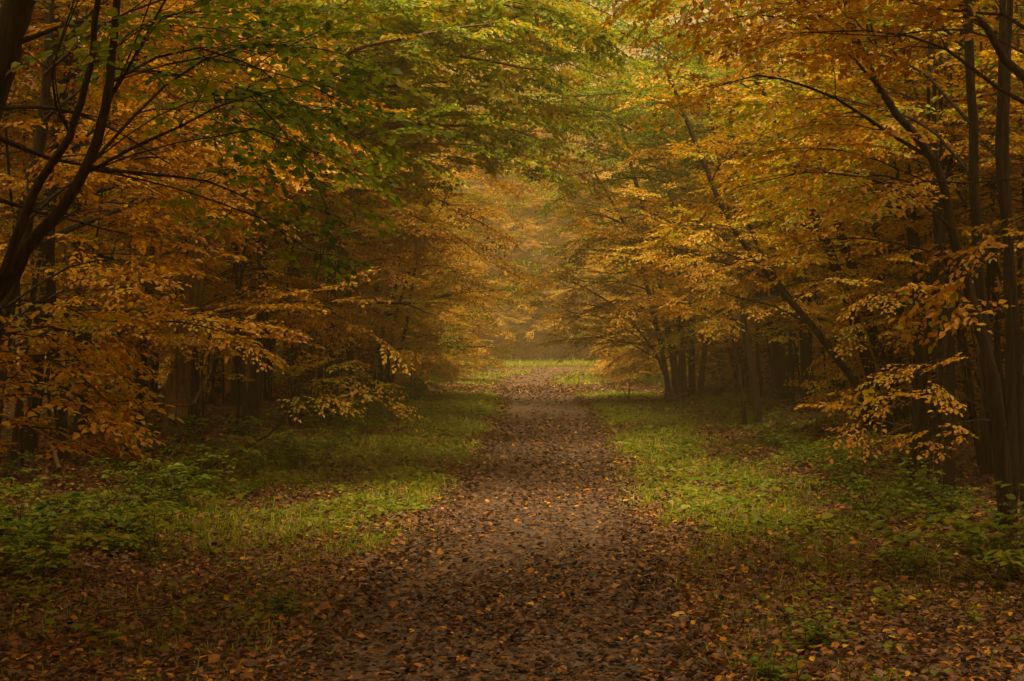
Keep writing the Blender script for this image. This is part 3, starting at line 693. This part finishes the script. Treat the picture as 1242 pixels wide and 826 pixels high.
# tall beech on the right whose boughs close the arch
b = gz(6.6, 35, -.15)
custom('beech_tree', 'tall beech on the right whose long boughs rise over the path and close the arch', b,
       [([b] + line(35, (945, 470), (940, 330), (930, 200), (915, 60), (905, -160)), .16, .07)],
       [(line(35, (936, 290), (900, 250, 34.5), (850, 200, 34), (780, 165, 33.5), (720, 130, 33), (670, 100, 32.5)), .05, 1.5, 1.2, .3),
        (line(35, (938, 310), (890, 260, 35), (850, 235, 36), (780, 215, 37), (715, 222, 38), (665, 245, 39)), .045, 1.4, 1.2, .3),
        (line(35, (930, 210), (880, 130, 34), (820, 70, 33.5), (740, 30, 33), (660, 10, 33)), .05, 1.6, 1.25, .3),
        (line(35, (933, 240), (880, 180, 36), (830, 120, 37), (760, 90, 38), (690, 70, 39)), .05, 1.6, 1.3, .3),
        (line(35, (918, 80), (850, 20, 36), (770, -8, 37), (690, -2, 38)), .04, 1.4, 1.3, .3),
        (line(35, (936, 280), (910, 200, 33), (870, 130, 32), (800, 90, 31), (730, 80, 30)), .04, 1.4, 1.2, .3)],
       'beech', 'green', 16, more=2, spread=1.6)
# low saplings with bright sprays
b = gz(5.35, 15.5, -.05)
custom('beech_sapling', 'beech sapling with yellow-orange sprays low in front of the dark wood on the right', b,
       [([b] + line(15.5, (1200, 520), (1190, 440), (1175, 350)), .02, .008)],
       [(line(15.3, (1198, 500), (1150, 480), (1090, 495, 15), (1045, 515, 14.8)), .009, .42, .9, .2),
        (line(15.3, (1195, 480), (1160, 455), (1110, 455, 15), (1070, 475, 14.9)), .009, .40, .9, .2),
        (line(15.3, (1190, 450), (1150, 435), (1120, 440, 15.2)), .008, .34, .85, .2),
        (line(15.3, (1200, 510), (1170, 510), (1120, 520, 14.9)), .008, .34, .85, .2),
        (line(15.5, (1180, 380), (1140, 345), (1095, 338, 15.2), (1060, 348, 15)), .008, .22, .8, .4)],
       'beech', 'gold', 14)
b = gz(-4.5, 20.5, -.05)
custom('beech_sapling', 'sapling with yellow-green low sprays beyond the oak trunk', b,
       [([b] + line(20.5, (335, 520), (345, 470), (365, 420)), .02, .008)],
       [(line(20.5, (338, 500), (375, 470), (420, 465), (470, 485)), .010, .5, .95, .15),
        (line(20.5, (340, 490), (360, 460), (400, 445), (445, 460)), .010, .5, .95, .15),
        (line(20.5, (342, 480), (330, 465), (350, 470, 20), (390, 480, 19.6)), .008, .4, .9, .1)],
       'beech', 'olive', 15)

# ------------------------------------------------------------------ the rest of the wood
PROT = {}
for kind, seeds, lm in (('multi', (21, 22, 23), 'gold'), ('edge', (31, 32, 33), 'orange'), ('pole', (41, 42, 43, 44), 'orange'), ('oak', (51,), 'green'), ('tall', (81, 82), 'orange'), ('whip', (91, 92, 93, 94), 'gold'), ('young', (61, 62, 63), 'orange')):
    PROT[kind] = []
    for s in seeds:
        o = proto(kind, s, lm); PROT[kind].append([o, False])
SPECIES = dict(multi='hornbeam_tree', edge='beech_tree', pole='beech_tree', oak='oak_tree', tall='beech_tree', whip='hornbeam_tree', young='beech_sapling')
SIZE_WORD = dict(multi='many-stemmed hornbeam', edge='wide-boughed beech', pole='slender straight beech', oak='stout oak', tall='tall beech', whip='thin drawn-up hornbeam', young='beech sapling')
LEAF_WORD = dict(orange='orange', gold='golden', olive='olive-green', green='green')
rw = np.random.default_rng(77)
def place(kind, x, y, mat, face, where, sc=None):
    c = PROT[kind][rw.integers(0, len(PROT[kind]))]
    src = c[0]
    if not c[1]: o = src; c[1] = True
    else: o = copy_tree(src)
    o.name = SPECIES[kind]; o.location = (x, y, float(height(x, y)))
    o.rotation_euler = (0, 0, face); s = sc or rw.uniform(.85, 1.15); o.scale = (s, s, s * rw.uniform(.95, 1.1))
    for ch in o.children:
        if ch.name.startswith('crown'):
            sl = ch.material_slots[0]; sl.link = 'OBJECT'; sl.material = M[mat]
    lab = f"{SIZE_WORD[kind]} with {LEAF_WORD[mat]} leaves {where}"
    tag(o, lab, 'sapling' if kind == 'young' else 'tree', lab)
    return o

def where(x, y, row):
    side = 'left' if x < xc(y) else 'right'
    if y > 92: return 'beyond the bend'
    r = ('on the %s edge' % side, 'just inside the %s wood' % side, 'deep in the %s wood' % side)[row]
    if y < 18: b = 'near the camera'
    elif y < 36: b = 'level with the oak' if side == 'left' else 'level with the leaning stool'
    elif y < 56: b = 'behind the oak' if side == 'left' else 'around the dense clump'
    else: b = 'along the misty stretch'
    return r + ', ' + b
TAKEN = [(o.location.x, o.location.y) for o in bpy.data.objects if o.get('category') == 'tree']
def free(x, y, r):
    return all((x - a) ** 2 + (y - b) ** 2 > r * r for a, b in TAKEN)
def corridor(x, y):
    px = x / y * F_PX + 621
    return (815 < px < 1115 and y < 31) or (110 < px < 330 and y < 24.5)
LEFTCOL = ['orange', 'orange', 'gold', 'olive']; RIGHTCOL = ['gold', 'orange', 'gold', 'olive']; FARCOL = ['orange', 'gold', 'orange', 'gold']
def pick_col(x, y):
    if y > 58: return FARCOL[rw.integers(0, 4)]
    return (LEFTCOL if x < 0 else RIGHTCOL)[rw.integers(0, 4)]
# trees along both edges of the path
for sd in (-1, 1):
    y = 26.5
    while y < 84:
        x = xc(y) + sd * (4.9 + rw.uniform(-.3, .9) + (.3 if sd > 0 else 0) + 2.3 * (y > 50))
        if free(x, y, 1.6) and not (x > 0 and corridor(x, y)):
            k = ['multi', 'pole' if sd < 0 else 'edge', 'multi', 'pole', 'multi'][rw.integers(0, 5)] if y < 44 else ['multi', 'young', 'multi'][rw.integers(0, 3)]
            place(k, x, y, pick_col(x, y), (0 if sd < 0 else PI) + rw.uniform(-.6, .6), where(x, y, 0)); TAKEN.append((x, y))
        y += rw.uniform(2.6, 4.4)
# second and deeper rows
for sd in (-1, 1):
    for lo, hi, n, row, kinds, y0 in ((6.2, 10, 34, 1, ['pole', 'pole', 'multi', 'edge'], 13), (10, 17, 38, 2, ['pole', 'pole', 'pole', 'multi'], 18), (17, 27, 26, 2, ['pole', 'pole', 'multi'], 34)):
        got = tries = 0
        while got < n and tries < 3000:
            tries += 1
            y = rw.uniform(y0, 84); x = xc(y) + sd * rw.uniform(lo, hi)
            if abs(x) > .40 * y + 2.5 or not free(x, y, 1.5): continue
            if corridor(x, y): continue
            place(kinds[rw.integers(0, len(kinds))], x, y, pick_col(x, y), (0 if sd < 0 else PI) + rw.uniform(-1, 1), where(x, y, row)); TAKEN.append((x, y)); got += 1
# beyond the bend
for x, y, mcol, sc in ((.4, 100.5, 'orange', 1.25), (4.4, 101.5, 'gold', 1.3), (-3.6, 99.5, 'gold', 1.2), (8.6, 100, 'orange', 1.2), (-7.6, 98, 'orange', 1.2), (2.4, 104, 'orange', 1.7), (6.6, 105, 'gold', 1.7), (-1.8, 104.5, 'orange', 1.7)):
    place('edge', x, y, mcol, -PI / 2 + rw.uniform(-.3, .3), where(x, y, 0), sc); TAKEN.append((x, y))
got = 0
while got < 95:
    y = 104 + 26 * rw.random() ** 1.3; x = rw.uniform(-.22 * y, .24 * y) if got % 2 else rw.uniform(-.08 * y, .12 * y)
    if not free(x, y, 2.1): continue
    place(['edge', 'multi', 'edge', 'edge'][rw.integers(0, 4)], x, y, FARCOL[rw.integers(0, 4)], -PI / 2 + rw.uniform(-.8, .8), where(x, y, 0), rw.uniform(1.1, 1.5) if y < 111 else rw.uniform(1.6, 2.2)); TAKEN.append((x, y)); got += 1
got = 0
while got < 24:
    y = rw.uniform(97.5, 107); x = rw.uniform(-9, 12)
    if not free(x, y, 1.0): continue
    place('young', x, y, FARCOL[rw.integers(0, 4)], rw.uniform(0, 6.28), where(x, y, 0), rw.uniform(.9, 1.5)); TAKEN.append((x, y)); got += 1
# thin stems crowding behind the edge
for sd, n, ymin, ymax in ((1, 22, 14.5, 34), (-1, 16, 15, 34), (1, 10, 34, 60), (-1, 10, 34, 60)):
    got = tries = 0
    while got < n and tries < 4000:
        tries += 1
        y = rw.uniform(ymin, ymax); x = xc(y) + sd * (4.9 + 4.5 * rw.random() ** 1.2)
        if abs(x) > .39 * y + 1 or not free(x, y, .55): continue
        if corridor(x, y): continue
        place('whip', x, y, pick_col(x, y), (0 if sd < 0 else PI) + rw.uniform(-.9, .9), where(x, y, 1)); TAKEN.append((x, y)); got += 1
# saplings at the foot of the wood
got = 0
while got < 18:
    y = 17 + 68 * rw.random() ** 1.2; sd = rw.choice([-1, 1]); x = xc(y) + sd * rw.uniform(4.0, 7.5)
    if abs(x) > .38 * y + 1 or not free(x, y, .8): continue
    if y < (27 if sd > 0 else 33) or corridor(x, y): continue
    place('young', x, y, pick_col(x, y), (0 if sd < 0 else PI) + rw.uniform(-.8, .8), where(x, y, 0)); TAKEN.append((x, y)); got += 1
got = 0
while got < 26:
    y = rw.uniform(24, 50); sd = rw.choice([-1, 1, 1]); x = xc(y) + sd * rw.uniform(6.5, 13)
    if sd < 0 and y < 34: continue
    if abs(x) > .38 * y or not free(x, y, .8): continue
    place('young', x, y, FARCOL[rw.integers(0, 4)], rw.uniform(0, 6.28), where(x, y, 1), rw.uniform(.9, 1.4)); TAKEN.append((x, y)); got += 1
# unseen trees added beside and behind the viewer to shade the near path
for x, y, k, mcol in ((-4.9, 7.2, 'tall', 'orange'), (5.2, 8.2, 'tall', 'orange'), 
                      (-4.7, 2, 'tall', 'orange'), (-5, -3, 'tall', 'orange'), (5, -2.5, 'tall', 'orange'), (-8.5, 9.5, 'pole', 'orange'), (8.6, 9.5, 'pole', 'orange'), (-9.5, 4, 'pole', 'gold'), (9.5, 4, 'pole', 'gold'), (-4.6, -8, 'edge', 'gold'), (4.6, -8, 'edge', 'orange')):
    place(k, x, y, mcol, (0 if x < 0 else PI) + .0, 'beside the viewer, added unseen to shade the near path', 1.0)
for v in PROT.values():
    for o, used in v:
        if not used:
            for c in list(o.children_recursive) + [o]: bpy.data.objects.remove(c)

# far woods, a mass nobody could count, plus unseen shading woods
def woods():
    rng = np.random.default_rng(9); mb = MB(); fr = []
    n = 0
    while n < 760:
        if n >= 420:      # unseen wood beside and behind the viewer, added to block sky light
            y = rng.uniform(-48, 16); x = rng.uniform(-26, 26)
            if abs(x) < (11 if y > -12 else 3.2): continue
        elif n % 3: 
            sd = rng.choice([-1, 1]); y = rng.uniform(-14, 150); x = sd * rng.uniform(24, 75)
        else: y = rng.uniform(112, 190); x = rng.uniform(-60, 60)
        n += 1; h = rng.uniform(12, 18) + max(0, (y - 100) * .05); z = float(height(x, y))
        top = np.array([x + rng.normal(0, 1), y + rng.normal(0, 1), z + h]); base = np.array([x, y, z - .2])
        tube(mb, catmull(stem_pts(rng, base, top, .5), 7), .16, .03, 5, .5, 1)
        for k in range(60):
            t = rng.uniform(.03, 1.0) ** 1.15; a = rng.uniform(0, 6.28); r = 3.4 * (1.05 - t * .75) * rng.uniform(.3, 1)
            fr.append((base + (top - base) * t + np.array([math.cos(a) * r, math.sin(a) * r, rng.normal(0, .4)]), np.array([math.cos(a), math.sin(a), rng.normal(-.1, .15)]), rng.uniform(1.2, 1.9)))
    put_sprays(mb, fr, 'far', rng)
    tag(link('distant_and_shade_woods', mb.mesh('distant_and_shade_woods', [M['gold'], M['bark']])), 'hazy mass of autumn woodland closing the view, and unseen woods added around the viewer for shade', 'woods', kind='stuff')
woods()

# ------------------------------------------------------------------ single low plants and dead wood
def clone_plant(src, x, y, label, group, rz, sc):
    c = copy_tree(src); c.location = (x, y, float(height(x, y))); c.rotation_euler = (0, 0, rz); c.scale = (sc,) * 3
    c['label'] = label; c['group'] = group; return c
rp = np.random.default_rng(14)
st, fo = bramble_mesh(np.random.default_rng(2), 9, .8, .085)
b0 = plant('bramble_bush', st, fo, 3.6, 10.6, 'broad-leaved green bramble under the dark stems at the right edge', 'bramble')
for x, y, sc, lab, grp in ((3.35, 11.6, .8, 'smaller bramble just behind the broad-leaved bramble on the right', None), (4.3, 11.4, .9, 'bramble half in shade at the foot of the right edge stems', None),
                      (-3.5, 10.6, 1., 'large dark green bramble spilling over the verge at the left edge', None), (-3.1, 12.4, .8, 'low bramble on the left verge behind the large dark bramble', None),
                      (-4.1, 12.0, 1.0, 'bramble below the orange beech bush on the left', None), (-4.3, 19.5, 1.1, 'bramble heaped against the foot of the oak trunk', None),
                      (-3.9, 16.4, .9, 'bramble between the orange beech bush and the oak', None), (3.9, 15.6, .8, 'bramble under the yellow-orange sapling on the right', None),
                      (5.0, 22.0, .5, 'bramble in front of the leaning hornbeam stool', None)):
    clone_plant(b0, x, y, lab, grp or '', rp.uniform(0, 6), sc)
    o = bpy.data.objects[-1]
for o in bpy.data.objects:
    if o.get('group') == '': del o['group']
st, fo = herb_mesh(np.random.default_rng(3), 6, .2, .085)
h0 = plant('wild_herb', st, fo, 1.38, 7.6, 'tallest fresh green herb among the leaves at lower right', 'herb')
st, fo = herb_mesh(np.random.default_rng(4), 4, .14, .06)
h1 = plant('wild_herb', st, fo, 1.95, 7.2, 'fresh herb with narrow upright leaves, lower right beside the tallest herb', 'herb')
HG = 'small green herbs poking through the leaf litter on the verges'
h_lab = 'small green herb poking through the leaf litter on the right verge'; h_labl = 'small green herb poking through the leaf litter on the left verge'
n = 0
while n < 56:
    y = 7 + 22 * rp.random() ** .9; sd = rp.choice([-1, 1, 1]); x = xc(y) + sd * rp.uniform(1.5, 3.4)
    if not vis(x, y, -.1): continue
    clone_plant((h0, h1)[rp.integers(0, 2)], x, y, h_lab if sd > 0 else h_labl, HG + (', right' if sd > 0 else ', left'), rp.uniform(0, 6), rp.uniform(.55, 1.1)); n += 1

def dead_branch(pts, r, seed, label, nt=4):
    rng = np.random.default_rng(seed); base = np.asarray(pts[0], float); mb = MB()
    C = catmull(np.asarray(pts) - base, 16); C[1:-1] += rng.normal(0, .012, (14, 3)); tube(mb, C, r, r * .35, 6)
    for k in range(nt):
        i = rng.integers(5, 14); d = nrm(rng.normal(0, 1, 3) + [0, 0, .6]); t = np.linspace(0, 1, 5)[:, None]; l = rng.uniform(.25, .7)
        tube(mb, C[i] + d * l * t + rng.normal(0, .02, (5, 3)) * t, r * .4, r * .12, 4)
    o = link('dead_branch', mb.mesh('dead_branch', [M['oakbark']]), None, base)
    return tag(o, label, 'branch')
def gl(x, y, dz=.02): return [x, y, float(height(x, y)) + dz]
dead_branch([at(183, 560, 21), at(198, 525, 21), at(207, 500, 21.2), at(215, 492, 21.4), at(235, 488, 21.8), at(255, 452, 22.2)], .035, 1, 'bare pale dead branch leaning against the oak trunk')
dead_branch([gl(2.5, 38.2), gl(3.2, 38.8, .12), gl(4.1, 39.0, .1), gl(5.0, 39.6, .2)], .07, 2, 'dark fallen branch lying beside the path below the dense clump', 7)
dead_branch([gl(4.6, 10.2, .25), gl(5.0, 11.4, .3), gl(4.3, 12.2, .2)], .018, 3, 'thin crooked dead branch behind the broad-leaved bramble on the right', 6)
dead_branch([gl(3.9, 11.9, .12), gl(4.8, 12.4, .3), gl(6.2, 13.2, .45)], .022, 4, 'dead branch lying at the foot of the right edge stems', 6)
dead_branch([gl(5.0, 21, .1), gl(5.9, 21.6, .35), gl(7.2, 22.6, .6)], .03, 5, 'dead branch lying in front of the leaning hornbeam stool', 8)
dead_branch([gl(-5.4, 17, .1), gl(-6.0, 18, .5), gl(-7.4, 19, .8)], .03, 6, 'dead branch lying in the dark wood left of the oak', 8)

for k, (x, y, a, l, lab) in enumerate(((2.2, 9.0, 2.4, .9, 'short dead stick lying on the leaves at lower right'), (-2.9, 8.8, .5, 1.1, 'dead stick lying among the weeds at lower left'),
        (-4.6, 14.5, 1.2, 1.8, 'crooked dead branch in the brambles left of the grass strip'), (5.4, 17.5, 2.0, 2.2, 'grey dead branch on the dark floor below the yellow-orange sapling'),
        (-5.2, 29, 2.6, 2.4, 'dead branch on the wood floor just behind the oak'), (4.6, 27.5, .9, 2.2, 'dead branch beside the slender pair of stems'), (-.6, 10.4, .3, .45, 'small broken twig lying on the path'), (.75, 13.5, 2.9, .5, 'thin twig lying across the path further up'))):
    c, q = math.cos(a) * l, math.sin(a) * l
    big = l > 1
    dead_branch([gl(x, y, .03), gl(x + c * .5, y + q * .5, .12 if big else .04), gl(x + c, y + q, .08 if big else .03)], .028 if l > 1.5 else .011, 20 + k, lab, 6 if big else 2)

# ------------------------------------------------------------------ air, light, camera
HB = (-310, 310, -130, 430, -4, 44)
bpy.ops.mesh.primitive_cube_add(size=1)
hz = bpy.context.object; hz.name = 'haze'; hz.data.name = 'haze'
hz.location = ((HB[0] + HB[1]) / 2, (HB[2] + HB[3]) / 2, (HB[4] + HB[5]) / 2); hz.scale = (HB[1] - HB[0], HB[3] - HB[2], HB[5] - HB[4])
hm = bpy.data.materials.new('autumn_haze'); hm.use_nodes = True; nt = hm.node_tree; nt.nodes.clear()
pv = nt.nodes.new('ShaderNodeVolumePrincipled'); pv.inputs['Color'].default_value = (.95, .68, .34, 1); pv.inputs['Density'].default_value = HAZE = .0029; pv.inputs['Anisotropy'].default_value = 0
mo = nt.nodes.new('ShaderNodeOutputMaterial'); nt.links.new(pv.outputs[0], mo.inputs['Volume'])
hz.data.materials.append(hm); tag(hz, 'warm mist filling the wood', 'haze', kind='stuff')

SUN_EL, SUN_AZ = 74, 190
w = bpy.data.worlds.new('World'); SC.world = w; w.use_nodes = True; nt = w.node_tree; nt.nodes.clear()
sky = nt.nodes.new('ShaderNodeTexSky'); sky.sky_type = 'NISHITA'; sky.sun_disc = False; sky.sun_elevation = math.radians(SUN_EL); sky.sun_rotation = math.radians(SUN_AZ)
hs = nt.nodes.new('ShaderNodeHueSaturation'); hs.inputs['Saturation'].default_value = .15
ml = nt.nodes.new('ShaderNodeMixRGB'); ml.blend_type = 'MULTIPLY'; ml.inputs[0].default_value = 1; ml.inputs[2].default_value = (1, .77, .37, 1)
bg = nt.nodes.new('ShaderNodeBackground'); bg.inputs[1].default_value = .08; wo = nt.nodes.new('ShaderNodeOutputWorld')
nt.links.new(sky.outputs[0], hs.inputs['Color']); nt.links.new(hs.outputs[0], ml.inputs[1]); nt.links.new(ml.outputs[0], bg.inputs[0]); nt.links.new(bg.outputs[0], wo.inputs[0])
sl = bpy.data.lights.new('sun', 'SUN'); sl.energy = 5.0; sl.angle = math.radians(38); sl.color = (1, .79, .40)
so = bpy.data.objects.new('sun', sl); COL.objects.link(so)
e, a = math.radians(SUN_EL), math.radians(SUN_AZ)
to_sun = Vector((math.sin(a) * math.cos(e), math.cos(a) * math.cos(e), math.sin(e)))
so.rotation_euler = to_sun.to_track_quat('Z', 'Y').to_euler()

cam = bpy.data.cameras.new('camera'); co = bpy.data.objects.new('camera', cam); COL.objects.link(co)
cam.sensor_width = 36; cam.lens = 36 * F_PX / 1242; cam.clip_end = 3000
co.location = (0, 0, CAM_Z); co.rotation_euler = (math.radians(90) + math.atan((HORIZON - 413) / F_PX), 0, 0)
SC.camera = co
SC.view_settings.view_transform = 'Standard'; SC.view_settings.look = 'None'; SC.view_settings.exposure = 1.25; SC.view_settings.gamma = 1
cy = SC.cycles
cy.max_bounces = 5; cy.diffuse_bounces = 3; cy.glossy_bounces = 1; cy.transmission_bounces = 3; cy.transparent_max_bounces = 4; cy.volume_bounces = 0
cy.caustics_reflective = False; cy.caustics_refractive = False; cy.use_denoising = True
print('objects', len(bpy.data.objects), 'verts', sum(len(m.vertices) for m in bpy.data.meshes))
